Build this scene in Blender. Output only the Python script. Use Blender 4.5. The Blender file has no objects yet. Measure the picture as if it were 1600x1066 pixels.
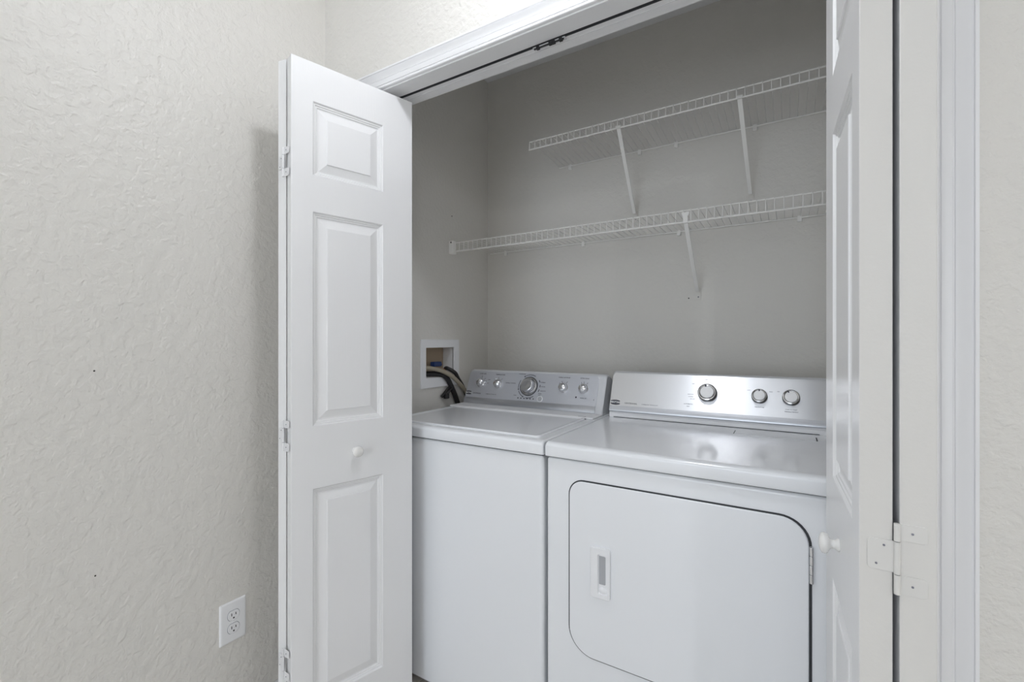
import bpy, bmesh, math, random
from mathutils import Vector, Matrix

# ------------------------------------------------------------------ camera, world, exposure
SC = bpy.context.scene
C = SC.collection
R = math.radians
random.seed(4)

cam_d = bpy.data.cameras.new('camera')
cam_d.sensor_width = 36.0
cam_d.lens = 711.0 / 1600.0 * 36.0
cam_d.clip_start = 0.02
cam = bpy.data.objects.new('camera', cam_d)
cam.location = (0, 0, 1.22)
cam.rotation_euler = (R(90), 0, R(31.18))
C.objects.link(cam)
SC.camera = cam

wd = bpy.data.worlds.new('world')
SC.world = wd
wd.use_nodes = True
wd.node_tree.nodes['Background'].inputs[0].default_value = (0.89, 0.97, 1.07, 1)
wd.node_tree.nodes['Background'].inputs[1].default_value = 3.1

SC.view_settings.view_transform = 'Standard'
SC.view_settings.look = 'None'
SC.view_settings.gamma = 1.0
SC.view_settings.use_curve_mapping = False
SC.view_settings.exposure = 0.22
SC.cycles.max_bounces = 9
SC.cycles.diffuse_bounces = 7

# added opening behind the camera, for fill daylight: a portal guides its sampling
FILL_OPENING = (-1.42, 0.10, 2.52)                  # added opening: left, right, head
pd = bpy.data.lights.new('fill_portal', 'AREA')
pd.shape = 'RECTANGLE'
pd.size, pd.size_y = FILL_OPENING[1] - FILL_OPENING[0], FILL_OPENING[2]
pd.cycles.is_portal = True
po = bpy.data.objects.new('fill_portal', pd)
po.location = ((FILL_OPENING[0] + FILL_OPENING[1]) / 2, -3.4, FILL_OPENING[2] / 2)
po.rotation_euler = (R(90), 0, 0)
C.objects.link(po)

LAMP_HALL = ((-0.44, 0.64, 2.63), 86.0)      # ceiling lamp in front of the closet: place, emission
LAMP_END = ((2.45, 0.68, 2.63), 60.0)       # ceiling lamp farther along the hall
LAMP_ROOM = ((2.15, -2.80, 2.63), 400.0)      # ceiling lamp in the room behind

# ------------------------------------------------------------------ materials
MATS = {}

def mat(name, col, rough=0.5, metal=0.0, spec=0.5, bump=None, coat=0.0, emit=None, aniso=0.0):
    m = bpy.data.materials.new(name)
    m.use_nodes = True
    nt = m.node_tree
    b = nt.nodes['Principled BSDF']
    b.inputs['Base Color'].default_value = (*col, 1)
    b.inputs['Roughness'].default_value = rough
    b.inputs['Metallic'].default_value = metal
    b.inputs['Specular IOR Level'].default_value = spec
    b.inputs['Coat Weight'].default_value = coat
    b.inputs['Coat Roughness'].default_value = 0.12
    if aniso:
        b.inputs['Anisotropic'].default_value = aniso
    if emit:
        b.inputs['Emission Color'].default_value = (*emit[0], 1)
        b.inputs['Emission Strength'].default_value = emit[1]
    if bump:
        bump(nt, b)
    MATS[name] = m
    return m

def noise_bump(scale, stretch=(1, 1, 1), dist=0.001, strength=0.5, detail=3, lo=None, hi=None, rough=0.5):
    def f(nt, b):
        tc = nt.nodes.new('ShaderNodeTexCoord')
        mp = nt.nodes.new('ShaderNodeMapping')
        mp.inputs['Scale'].default_value = stretch
        nz = nt.nodes.new('ShaderNodeTexNoise')
        nz.inputs['Scale'].default_value = scale
        nz.inputs['Detail'].default_value = detail
        nz.inputs['Roughness'].default_value = rough
        bp = nt.nodes.new('ShaderNodeBump')
        bp.inputs['Distance'].default_value = dist
        bp.inputs['Strength'].default_value = strength
        L = nt.links.new
        geo = nt.nodes.new('ShaderNodeNewGeometry')
        L(geo.outputs['Position'], mp.inputs['Vector'])
        L(mp.outputs[0], nz.inputs['Vector'])
        src = nz.outputs['Fac']
        if lo is not None:
            rp = nt.nodes.new('ShaderNodeMapRange')
            rp.interpolation_type = 'SMOOTHSTEP'
            rp.inputs['From Min'].default_value = lo
            rp.inputs['From Max'].default_value = hi
            L(src, rp.inputs['Value'])
            src = rp.outputs[0]
        L(src, bp.inputs['Height'])
        L(bp.outputs[0], b.inputs['Normal'])
    return f

def wall_bump(dist, scale=46, lo=0.36, hi=0.66):
    """knock-down plaster: flattened splats over a fine orange-peel"""
    def f(nt, b):
        L = nt.links.new
        geo = nt.nodes.new('ShaderNodeNewGeometry')
        n1 = nt.nodes.new('ShaderNodeTexNoise')
        n1.inputs['Scale'].default_value = scale
        n1.inputs['Detail'].default_value = 4.0
        n1.inputs['Distortion'].default_value = 0.25
        n2 = nt.nodes.new('ShaderNodeTexNoise')
        n2.inputs['Scale'].default_value = 210
        n2.inputs['Detail'].default_value = 2
        rp = nt.nodes.new('ShaderNodeMapRange')
        rp.interpolation_type = 'SMOOTHSTEP'
        rp.inputs['From Min'].default_value = lo
        rp.inputs['From Max'].default_value = hi
        ad = nt.nodes.new('ShaderNodeMath')
        ad.operation = 'MULTIPLY_ADD'
        ad.inputs[1].default_value = 0.35
        bp = nt.nodes.new('ShaderNodeBump')
        bp.inputs['Distance'].default_value = dist
        bp.inputs['Strength'].default_value = 0.8
        L(geo.outputs['Position'], n1.inputs['Vector'])
        L(geo.outputs['Position'], n2.inputs['Vector'])
        L(n1.outputs['Fac'], rp.inputs['Value'])
        L(n2.outputs['Fac'], ad.inputs[0])
        L(rp.outputs[0], ad.inputs[2])
        L(ad.outputs[0], bp.inputs['Height'])
        L(bp.outputs[0], b.inputs['Normal'])
    return f

WALLC = (0.720, 0.702, 0.664)
mat('wall_paint', WALLC, 0.42, bump=wall_bump(0.0016))
mat('closet_paint', (0.720, 0.702, 0.664), 0.6, bump=wall_bump(0.0007, 60))
mat('ceiling_paint', (0.85, 0.85, 0.845), 0.8, bump=wall_bump(0.0008, 70))
mat('closet_ceiling_paint', (0.82, 0.83, 0.85), 0.8)
mat('trim_white', (0.84, 0.84, 0.85), 0.28)
mat('door_white', (0.84, 0.84, 0.845), 0.27, bump=noise_bump(9, (28, 28, 1.2), 0.00035, 0.6, 4))
mat('edge_beige', (0.70, 0.685, 0.66), 0.45, bump=noise_bump(160, (1, 1, 1), 0.0004, 0.6, 3))
mat('hinge_beige', (0.70, 0.688, 0.665), 0.30)
mat('hinge_white', (0.78, 0.78, 0.79), 0.3)
mat('knob_white', (0.82, 0.81, 0.79), 0.18)
mat('enamel', (0.83, 0.845, 0.87), 0.27, coat=0.6)
mat('plastic_white', (0.84, 0.845, 0.86), 0.3)
mat('plate_white', (0.84, 0.845, 0.86), 0.3)
mat('console_grey', (0.62, 0.63, 0.65), 0.35)
mat('silver_paint', (0.60, 0.615, 0.66), 0.38, metal=0.55)
def brushed(nt, b):
    noise_bump(14, (1.0, 90, 90), 0.00012, 0.5, 4)(nt, b)
    tv = nt.nodes.new('ShaderNodeCombineXYZ')           # grain runs along x: highlight spreads up and down
    tv.inputs[0].default_value, tv.inputs[1].default_value, tv.inputs[2].default_value = 0.0, 0.355, 0.935
    nt.links.new(tv.outputs[0], b.inputs['Tangent'])
mat('brushed_steel', (0.74, 0.745, 0.765), 0.30, metal=1.0, aniso=0.85, bump=brushed)
mat('button_grey', (0.42, 0.43, 0.45), 0.35)
mat('steel_band', (0.56, 0.575, 0.61), 0.33, metal=0.9)
mat('chrome', (0.80, 0.80, 0.81), 0.12, metal=1.0)
mat('knob_silver', (0.70, 0.70, 0.71), 0.22, metal=0.9)
mat('knob_face', (0.88, 0.88, 0.89), 0.3, metal=0.3)
mat('ink', (0.055, 0.055, 0.075), 0.6)
mat('ink_soft', (0.20, 0.20, 0.24), 0.6)
mat('ink_white', (0.85, 0.85, 0.85), 0.5)
mat('black', (0.012, 0.012, 0.013), 0.5)
mat('rubber_black', (0.018, 0.017, 0.017), 0.38)
mat('knob_black', (0.03, 0.03, 0.033), 0.3)
mat('gap_dark', (0.03, 0.032, 0.036), 0.6)
mat('hose_tan', (0.34, 0.30, 0.23), 0.4)
mat('box_tan', (0.42, 0.33, 0.24), 0.7, bump=noise_bump(40, dist=0.001))
mat('valve_blue', (0.02, 0.05, 0.16), 0.4)
mat('brass', (0.55, 0.32, 0.17), 0.35, metal=0.9)
mat('wire_white', (0.88, 0.87, 0.845), 0.35)
mat('track_white', (0.66, 0.66, 0.675), 0.4)
mat('hole', (0.04, 0.038, 0.035), 0.9)
mat('tile', (0.58, 0.55, 0.51), 0.35)
mat('grout', (0.35, 0.32, 0.28), 0.8)
mat('lamp_rim', (0.75, 0.75, 0.75), 0.3, metal=0.4)

# ------------------------------------------------------------------ helpers
def link(name, me, m, parent=None, smooth=False):
    if m is not None:
        for k in (m if isinstance(m, (list, tuple)) else [m]):
            me.materials.append(MATS[k])
    if smooth:
        for p in me.polygons:
            p.use_smooth = True
    o = bpy.data.objects.new(name, me)
    C.objects.link(o)
    if parent is not None:
        o.parent = parent
        w = Vector((0, 0, 0))
        q = parent
        while q is not None:
            w += q.location
            q = q.parent
        o.location = -w             # meshes are written in world coordinates
    return o

def fin(name, bm, m, parent=None, smooth=False, auto=None):
    bmesh.ops.recalc_face_normals(bm, faces=bm.faces[:])
    me = bpy.data.meshes.new(name)
    bm.to_mesh(me)
    bm.free()
    o = link(name, me, m, parent, smooth)
    if auto is not None:
        for p in me.polygons:
            p.use_smooth = True
        me.set_sharp_from_angle(angle=R(auto))
        wn = o.modifiers.new('wn', 'WEIGHTED_NORMAL')
        wn.keep_sharp = True
    return o

def bevel_mod(o, w, seg=2, ang=40):
    b = o.modifiers.new('bevel', 'BEVEL')
    b.width = w
    b.segments = seg
    b.limit_method = 'ANGLE'
    b.angle_limit = R(ang)
    return o

def box(bm, x0, x1, y0, y1, z0, z1):
    vs = [bm.verts.new(p) for p in ((x0, y0, z0), (x1, y0, z0), (x1, y1, z0), (x0, y1, z0),
                                    (x0, y0, z1), (x1, y0, z1), (x1, y1, z1), (x0, y1, z1))]
    for f in ((0, 3, 2, 1), (4, 5, 6, 7), (0, 1, 5, 4), (1, 2, 6, 5), (2, 3, 7, 6), (3, 0, 4, 7)):
        bm.faces.new([vs[i] for i in f])

def boxes(name, m, lst, parent=None, bevel=0, seg=2):
    bm = bmesh.new()
    for b in lst:
        box(bm, *b)
    o = fin(name, bm, m, parent)
    if bevel:
        bevel_mod(o, bevel, seg)
        for p in o.data.polygons:
            p.use_smooth = True
        o.data.set_sharp_from_angle(angle=R(180))
        wn = o.modifiers.new('wn', 'WEIGHTED_NORMAL')
        wn.keep_sharp = True
    return o

def tube(bm, pts, r, n=8, cap=True):
    pts = [Vector(p) for p in pts]
    rs = r if isinstance(r, (list, tuple)) else [r] * len(pts)
    rings = []
    prev = None
    for i, p in enumerate(pts):
        a = pts[max(i - 1, 0)]
        b = pts[min(i + 1, len(pts) - 1)]
        t = (b - a).normalized()
        if prev is None:
            u = t.orthogonal().normalized()
        else:
            u = (prev - t * prev.dot(t)).normalized()
        prev = u
        v = t.cross(u)
        rings.append([bm.verts.new(p + (u * math.cos(2 * math.pi * k / n) + v * math.sin(2 * math.pi * k / n)) * rs[i]) for k in range(n)])
    for i in range(len(rings) - 1):
        for k in range(n):
            bm.faces.new((rings[i][k], rings[i][(k + 1) % n], rings[i + 1][(k + 1) % n], rings[i + 1][k]))
    if cap:
        bm.faces.new(rings[0])
        bm.faces.new(list(reversed(rings[-1])))

def lathe(bm, prof, M, n=32):
    """prof: (radius, height) pairs along local +Z, placed by matrix M"""
    rings = []
    for (r, h) in prof:
        if r < 1e-6:
            rings.append([bm.verts.new(M @ Vector((0, 0, h)))])
        else:
            rings.append([bm.verts.new(M @ Vector((r * math.cos(2 * math.pi * k / n), r * math.sin(2 * math.pi * k / n), h))) for k in range(n)])
    for a, b in zip(rings, rings[1:]):
        if len(a) == 1 and len(b) == 1:
            continue
        if len(a) == 1:
            for k in range(n):
                bm.faces.new((a[0], b[k], b[(k + 1) % n]))
        elif len(b) == 1:
            for k in range(n):
                bm.faces.new((a[k], a[(k + 1) % n], b[0]))
        else:
            for k in range(n):
                bm.faces.new((a[k], a[(k + 1) % n], b[(k + 1) % n], b[k]))

def catmull(pts, sub=8):
    P = [Vector(p) for p in pts]
    P = [P[0] * 2 - P[1]] + P + [P[-1] * 2 - P[-2]]
    out = []
    for i in range(1, len(P) - 2):
        for k in range(sub):
            t = k / sub
            a, b, c, d = P[i - 1], P[i], P[i + 1], P[i + 2]
            out.append(0.5 * ((2 * b) + (c - a) * t + (2 * a - 5 * b + 4 * c - d) * t * t + (3 * b - a - 3 * c + d) * t ** 3))
    out.append(P[-2])
    return out

def rrect(x0, x1, z0, z1, r, n=8):
    rs = r if isinstance(r, (list, tuple)) else (r, r, r, r)    # br, tr, tl, bl
    out = []
    for (cx, cz, a0, q) in ((x1 - rs[0], z0 + rs[0], -90, rs[0]), (x1 - rs[1], z1 - rs[1], 0, rs[1]),
                            (x0 + rs[2], z1 - rs[2], 90, rs[2]), (x0 + rs[3], z0 + rs[3], 180, rs[3])):
        for k in range(n + 1):
            a = R(a0 + 90 * k / n)
            out.append((cx + q * math.cos(a), cz + q * math.sin(a)))
    return out

def loft(bm, loops, close=(True, True)):
    rings = [[bm.verts.new(p) for p in lp] for lp in loops]
    n = len(rings[0])
    for a, b in zip(rings, rings[1:]):
        for k in range(n):
            bm.faces.new((a[k], a[(k + 1) % n], b[(k + 1) % n], b[k]))
    if close[0]:
        bm.faces.new(rings[0])
    if close[1]:
        bm.faces.new(list(reversed(rings[-1])))

def inset2(loop, d):
    """shrink a convex 2D loop towards its centre by about d"""
    xs = [p[0] for p in loop]; zs = [p[1] for p in loop]
    cx, cz = (min(xs) + max(xs)) / 2, (min(zs) + max(zs)) / 2
    sx = (max(xs) - min(xs) - 2 * d) / (max(xs) - min(xs))
    sz = (max(zs) - min(zs) - 2 * d) / (max(zs) - min(zs))
    return [(cx + (p[0] - cx) * sx, cz + (p[1] - cz) * sz) for p in loop]

def empty(name, loc):
    o = bpy.data.objects.new(name, None)
    o.empty_display_size = 0.1
    o.location = loc
    C.objects.link(o)
    return o

def tag(o, label=None, cat=None, group=None, kind=None):
    if label: o['label'] = label
    if cat: o['category'] = cat
    if group: o['group'] = group
    if kind: o['kind'] = kind
    return o

def text_into(bm, s, M, size, align='CENTER', bold=0.0, width=1.0):
    """built-in lettering turned into flat mesh and added to bm, placed by M (local x right, y up, z out)"""
    cu = bpy.data.curves.new('lettering', 'FONT')
    cu.body = s
    cu.size = size
    cu.align_x = align
    cu.align_y = 'CENTER'
    cu.offset = bold
    cu.resolution_u = 2
    ob = bpy.data.objects.new('lettering', cu)
    C.objects.link(ob)
    dg = bpy.context.evaluated_depsgraph_get()
    me = bpy.data.meshes.new_from_object(ob.evaluated_get(dg))
    me.transform(M @ Matrix.Diagonal((width, 1, 1, 1)))
    bm.from_mesh(me)
    bpy.data.objects.remove(ob)
    bpy.data.curves.remove(cu)
    bpy.data.meshes.remove(me)

# ------------------------------------------------------------------ the setting
XL, XCL, XCR = -1.467, -1.40, 0.36          # hall left wall, closet left / right wall
YF, YI, YB = 1.085, 1.20, 2.057             # front wall faces, closet back wall
ZF, ZC, ZH = -0.02, 2.63, 2.06              # floor, ceiling, opening head
JL, JR = -1.345, 0.215                      # jamb faces
XR, YN = 3.3, -3.4                          # far side and near end of the hall

fl = boxes('floor', 'grout', [(XL - 0.1, XR, YN, YB + 0.1, ZF - 0.06, ZF - 0.004)])
tag(fl, 'beige tiled floor below the washer, dryer and hall', 'floor', kind='structure')
tme = None
k = 0
for i in range(12):
    for j in range(13):
        x = XL - 0.1 + 0.004 + i * 0.42
        y = YB + 0.1 - 0.42 * (j + 1)
        if tme is None:
            bm = bmesh.new()
            box(bm, 0, 0.416, 0, 0.416, -0.012, 0)
            t = fin('tile', bm, 'tile', fl)
            tme = t.data
        else:
            t = bpy.data.objects.new('tile', tme)
            C.objects.link(t)
            t.parent = fl
        t.location = (x, y, ZF)

wl = boxes('wall_left', 'wall_paint', [(XL - 0.1, XL, YN, YF, ZF, ZC)])
tag(wl, 'tall beige knock-down textured wall left of the closet', 'wall', kind='structure')
for (y, z, r) in ((0.428, 1.146, 0.0022), (0.430, 0.638, 0.002)):
    bm = bmesh.new()
    lathe(bm, [(0, 0.0015), (r * 0.6, 0.0012), (r, 0.0)], Matrix.Translation((XL, y, z)) @ Matrix.Rotation(R(90), 4, 'Y'), 10)
    fin('nail', bm, 'hole', wl)

wf = boxes('wall_front', 'wall_paint', [
    (XL - 0.1, JL - 0.018, YF, YI, ZF, ZC),
    (JR + 0.018, XR, YF, YI, ZF, ZC),
    (JL - 0.018, JR + 0.018, YF, YI, ZH + 0.018, ZC)])
tag(wf, 'beige textured wall around the closet opening', 'wall', kind='structure')

# closet left wall with the hole of the hose box in it
HB = (1.556, 1.757, 1.050, 1.189)
wcl = boxes('wall_closet_left', 'closet_paint', [
    (XCL - 0.11, XCL, YI, HB[0], ZF, ZC), (XCL - 0.11, XCL, HB[1], YB, ZF, ZC),
    (XCL - 0.11, XCL, HB[0], HB[1], ZF, HB[2]), (XCL - 0.11, XCL, HB[0], HB[1], HB[3], ZC)])
tag(wcl, 'taupe inner left wall of the closet holding the hose box', 'wall', kind='structure')
bm = bmesh.new()
lathe(bm, [(0, 0.0015), (0.002, 0.0012), (0.0032, 0.0)], Matrix.Translation((XCL, 1.747, 1.829)) @ Matrix.Rotation(R(90), 4, 'Y'), 10)
fin('nail', bm, 'hole', wcl)
wb = boxes('wall_back', 'closet_paint', [(XCL - 0.11, XCR + 0.1, YB, YB + 0.1, ZF, ZC)])
tag(wb, 'taupe back wall of the closet behind the wire shelves', 'wall', kind='structure')
bm = bmesh.new()
lathe(bm, [(0, 0.0015), (0.0016, 0.0012), (0.0028, 0.0)], Matrix.Translation((-0.361, YB, 1.403)) @ Matrix.Rotation(R(90), 4, 'X'), 10)
fin('nail', bm, 'hole', wb)
tag(boxes('wall_closet_right', 'closet_paint', [(XCR, XCR + 0.1, YI, YB, ZF, ZC)]),
    'inner right wall of the closet behind the folded door', 'wall', kind='structure')
tag(boxes('wall_right', 'wall_paint', [(XR, XR + 0.1, YN, YI, ZF, ZC)]),
    'beige wall at the far right end of the hall', 'wall', kind='structure')
tag(boxes('wall_near', 'wall_paint', [(XL - 0.1, FILL_OPENING[0], YN - 0.1, YN, ZF, ZC), (FILL_OPENING[1], XR + 0.1, YN - 0.1, YN, ZF, ZC),
                                      (FILL_OPENING[0], FILL_OPENING[1], YN - 0.1, YN, FILL_OPENING[2], ZC)]),
    'beige wall behind the camera with an added opening for fill daylight', 'wall', kind='structure')
tag(boxes('ceiling', 'ceiling_paint', [(XL - 0.1, XR + 0.1, YN, YI - 0.001, ZC, ZC + 0.08)]),
    'white ceiling over the hall', 'ceiling', kind='structure')
tag(boxes('ceiling_closet', 'closet_ceiling_paint', [(XCL - 0.11, XCR + 0.1, YI, YB + 0.1, ZC, ZC + 0.08)]),
    'pale ceiling inside the closet', 'ceiling', kind='structure')

# baseboards
def baseboard(name, lab, x0, x1, y0, y1):
    o = boxes(name, 'trim_white', [(x0, x1, y0, y1, ZF, 0.085)], bevel=0.006)
    tag(o, lab, 'baseboard', kind='structure')
baseboard('baseboard_left', 'white baseboard along the foot of the left wall', XL, XL + 0.014, YN, YF - 0.016)
baseboard('baseboard_front', 'white baseboard right of the closet casing', JR + 0.07, XR, YF - 0.014, YF)

# door lining: side jambs, head jamb in two boards with the track slot between them
tag(boxes('trim_1', 'trim_white', [(JL - 0.018, JL, YF, YI, ZF, ZH + 0.018)]), 'white left jamb of the closet opening', 'jamb', kind='structure')
tag(boxes('trim_2', 'trim_white', [(JR, JR + 0.018, YF, YI, ZF, ZH + 0.018)]), 'white right jamb of the closet opening', 'jamb', kind='structure')
hj = boxes('trim_3', 'trim_white', [(JL, JR, YF, 1.1425, ZH + 0.002, ZH + 0.018), (JL, JR, 1.149, YI + 0.002, ZH, ZH + 0.018)])
tag(hj, 'white head jamb with folding door track slot above the opening', 'jamb', kind='structure')
boxes('slot_shade', 'gap_dark', [(JL, JR, 1.1425, 1.149, ZH + 0.014, ZH + 0.018), (JL, JR, 1.1480, 1.1493, ZH - 0.0012, ZH + 0.014)], hj)  # dark lining paints the shade inside the slot
boxes('track_rail', 'track_white', [(JL, JR, 1.168, 1.1690, ZH - 0.0012, ZH + 0.002)], hj)

# moulded casing (profile: distance from opening, thickness)
CAS = [(0.0, 0.0), (0.0, 0.008), (0.002, 0.0100), (0.006, 0.0105), (0.0085, 0.0085), (0.0085, 0.0065), (0.011, 0.0065), (0.011, 0.0092), (0.017, 0.0112),
       (0.0245, 0.0122), (0.0255, 0.0085), (0.0280, 0.0085), (0.0290, 0.0105), (0.036, 0.0122), (0.042, 0.0158), (0.0475, 0.0180), (0.0485, 0.0142), (0.0510, 0.0142), (0.0520, 0.0180), (0.057, 0.0180), (0.057, 0.0)]
def casing(name, lab, a, b, out, am, bm_):
    """a->b inner edge line, out: direction away from the opening, am/bm_: mitre at the two ends"""
    a, b, out = Vector(a), Vector(b), Vector(out)
    t = (b - a).normalized()
    bm = bmesh.new()
    loops = []
    for (p, s, mt) in ((a, -1, am), (b, 1, bm_)):
        loops.append([p + out * d + Vector((0, -h, 0)) + t * (s * d if mt else 0) for d, h in CAS])
    loft(bm, loops)
    o = fin(name, bm, 'trim_white', auto=24)
    tag(o, lab, 'casing', kind='structure')
    return o
rv = 0.006
casing('trim_4', 'white moulded casing across the top of the closet opening', (JL - rv, YF, ZH + rv), (JR + rv, YF, ZH + rv), (0, 0, 1), True, True)
casing('trim_5', 'white moulded casing up the right side of the closet opening', (JR + rv, YF, ZF), (JR + rv, YF, ZH + rv), (1, 0, 0), False, True)
casing('trim_6', 'white moulded casing behind the folded left door', (JL - rv, YF, ZF), (JL - rv, YF, ZH + rv), (-1, 0, 0), False, True)

# folding-door track fittings seen in the slot
th = empty('track_catch', (-0.58, 1.145, ZH - 0.006))
tag(th, 'dark metal spring catch in the door track', 'track catch')
bm = bmesh.new(); box(bm, -0.622, -0.522, 1.1415, 1.1560, ZH - 0.0055, ZH - 0.0035); fin('plate', bm, 'track_white', th)
for x in (-0.605, -0.566, -0.556, -0.534):
    bm = bmesh.new(); box(bm, x - 0.005, x + 0.004, 1.139, 1.148, ZH - 0.012, ZH - 0.004); fin('clip', bm, 'black', th)
bm = bmesh.new(); tube(bm, [(-0.618, 1.144, ZH - 0.008), (-0.526, 1.144, ZH - 0.008)], 0.0025, 6); fin('spring', bm, 'black', th)

# ------------------------------------------------------------------ folding doors
PZ = ((0.155, 0.784), (0.970, 1.600), (1.708, 1.925))       # moulded panels, bottom / middle / top
ZT, ZB = 2.040, 0.005
def leaf(door, p, q, nin, T, edge_mat=None, panels=True):
    """door leaf: visible face from p (hinge end) to q, thickness towards nin"""
    p, q = Vector((*p, 0)), Vector((*q, 0))
    L = (q - p).length
    d = (q - p) / L
    n = Vector((-d.y, d.x, 0))
    if n.dot(Vector((*nin, 0))) < 0:
        n = -n
    def P(s, t, z):
        return p + d * s + n * t + Vector((0, 0, z))
    s0, s1 = 0.061 / 0.3916 * L, 0.283 / 0.3916 * L
    ss = [0, s0, s1, L]
    zs = [ZB] + [z for r in PZ for z in r] + [ZT]
    bm = bmesh.new()
    V = {}
    def v(s, t, z):
        k = (round(s, 5), round(t, 5), round(z, 5))
        if k not in V:
            V[k] = bm.verts.new(P(s, t, z))
        return V[k]
    PD = 0.0105
    for i in range(3):
        for j in range(len(zs) - 1):
            a, b, z0, z1 = ss[i], ss[i + 1], zs[j], zs[j + 1]
            if i == 1 and j % 2 == 1:
                for (e, f) in (((a, z0), (b, z0)), ((b, z0), (b, z1)), ((b, z1), (a, z1)), ((a, z1), (a, z0))):
                    bm.faces.new((v(e[0], 0, e[1]), v(f[0], 0, f[1]), v(f[0], PD, f[1]), v(e[0], PD, e[1])))
                bm.faces.new((v(a, PD, z0), v(b, PD, z0), v(b, PD, z1), v(a, PD, z1)))
            else:
                bm.faces.new((v(a, 0, z0), v(b, 0, z0), v(b, 0, z1), v(a, 0, z1)))
            bm.faces.new((v(a, T, z0), v(b, T, z0), v(b, T, z1), v(a, T, z1)))
    for i in range(3):
        for z in (ZB, ZT):
            bm.faces.new((v(ss[i], 0, z), v(ss[i + 1], 0, z), v(ss[i + 1], T, z), v(ss[i], T, z)))
    ed = []
    for j in range(len(zs) - 1):
        ed.append(bm.faces.new((v(0, 0, zs[j]), v(0, 0, zs[j + 1]), v(0, T, zs[j + 1]), v(0, T, zs[j]))))
        bm.faces.new((v(L, 0, zs[j]), v(L, 0, zs[j + 1]), v(L, T, zs[j + 1]), v(L, T, zs[j])))
    if edge_mat:
        for f in ed:
            f.material_index = 1
    o = fin('door_leaf', bm, ['door_white', edge_mat or 'door_white'], door)
    bevel_mod(o, 0.0012, 2, 60)
    # raised panels: moulding rings (inset, depth)
    RG = [(0.0, 0.0105), (0.0, 0.0003), (0.003, 0.0042), (0.0062, 0.0042), (0.0085, 0.0066), (0.0115, 0.0068), (0.0145, 0.0095),
          (0.0185, 0.0095), (0.0410, 0.0034), (0.0416, 0.0012), (0.0435, 0.0008)]
    for (z0, z1) in PZ:
        bm = bmesh.new()
        loops = []
        for (i, dep) in RG:
            loops.append([P(s0 + i, dep, z0 + i), P(s1 - i, dep, z0 + i), P(s1 - i, dep, z1 - i), P(s0 + i, dep, z1 - i)])
        loft(bm, loops, (True, True))
        fin('panel', bm, 'door_white', o)
    return o, P, n

def door_knob(lf, P, n, s, z, m='knob_white'):
    o = P(s, 0, z)
    out = -n
    M = Matrix.Translation(o) @ out.to_track_quat('Z', 'Y').to_matrix().to_4x4()
    bm = bmesh.new()
    lathe(bm, [(0, -0.001), (0.0105, -0.001), (0.0105, 0.003), (0.0075, 0.006), (0.007, 0.0105), (0.009, 0.0135), (0.0150, 0.0165), (0.0172, 0.0205),
               (0.0165, 0.0245), (0.012, 0.0275), (0.006, 0.0290), (0, 0.0293)], M, 32)
    k = fin('knob', bm, m, lf, smooth=True)
    tag(k, 'round white door knob')

def hinge(door, pA, pB, z0, h, m, out, scuff=False):
    """non-mortise hinge; pA / pB: points on the two leaf edges, knuckle between them, out: outward dir"""
    pA, pB, out = Vector((*pA, 0)), Vector((*pB, 0)), Vector((*out, 0)).normalized()
    mid = (pA + pB) / 2
    hg = empty('hinge', mid + Vector((0, 0, z0)))
    hg.parent = door
    hg.location = mid + Vector((0, 0, z0)) - door.location
    def plate(p0, p1, za, zb):
        t = (p1 - p0)
        bm = bmesh.new()
        o1 = out * 0.0014
        r = 0.003
        a, b = p0, p1
        lp = []
        tl = t.length
        td = t / tl
        pr = [(0, za), (tl - r, za), (tl, za + r), (tl, zb - r), (tl - r, zb), (0, zb)]
        loft(bm, [[a + td * s + Vector((0, 0, z)) - out * 0.0004 for s, z in pr], [a + td * s + Vector((0, 0, z)) + o1 for s, z in pr]])
        o = fin('hinge_plate', bm, m, hg)
        bevel_mod(o, 0.0004, 1)
        return td, tl
    tA, tB = (pA - mid), (pB - mid)
    # two-lobed plate on B, centre plate on A
    for (za, zb) in ((z0, z0 + h * 0.27), (z0 + h * 0.76, z0 + h)):
        td, tl = plate(mid + tB.normalized() * 0.001, pB, za, zb)
        bm = bmesh.new()
        lathe(bm, [(0, 0.0018), (0.0012, 0.0017), (0.0014, 0.0005)],
              Matrix.Translation(mid + td * (tl * 0.52) + Vector((0, 0, (za + zb) / 2)) + out * 0.0008) @ out.to_track_quat('Z', 'Y').to_matrix().to_4x4(), 10)
        fin('screw', bm, 'ink_soft', hg)
    td, tl = plate(mid + tA.normalized() * 0.001, pA, z0 + h * 0.29, z0 + h * 0.74)
    for (fs, fz) in ((0.45, 0.66), (0.72, 0.38)):
        bm = bmesh.new()
        lathe(bm, [(0, 0.0018), (0.0012, 0.0017), (0.0014, 0.0005)],
              Matrix.Translation(mid + td * (tl * fs) + Vector((0, 0, z0 + h * fz)) + out * 0.0008) @ out.to_track_quat('Z', 'Y').to_matrix().to_4x4(), 10)
        fin('screw', bm, 'ink_soft', hg)
    kc = mid + out * 0.0026
    for (za, zb) in ((0, 0.275), (0.285, 0.745), (0.755, 1.0)):
        bm = bmesh.new()
        tube(bm, [kc + Vector((0, 0, z0 + h * za)), kc + Vector((0, 0, z0 + h * zb))], 0.0036, 14)
        fin('knuckle', bm, m, hg, auto=50)
    bm = bmesh.new()
    tube(bm, [kc + Vector((0, 0, z0 + 0.001)), kc + Vector((0, 0, z0 + h - 0.001))], 0.0030, 10)
    fin('hinge_pin', bm, 'gap_dark', hg)
    return hg

T = 0.034
HZ = ((0.245, 0.088), (0.903, 0.088), (1.694, 0.084))
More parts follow.
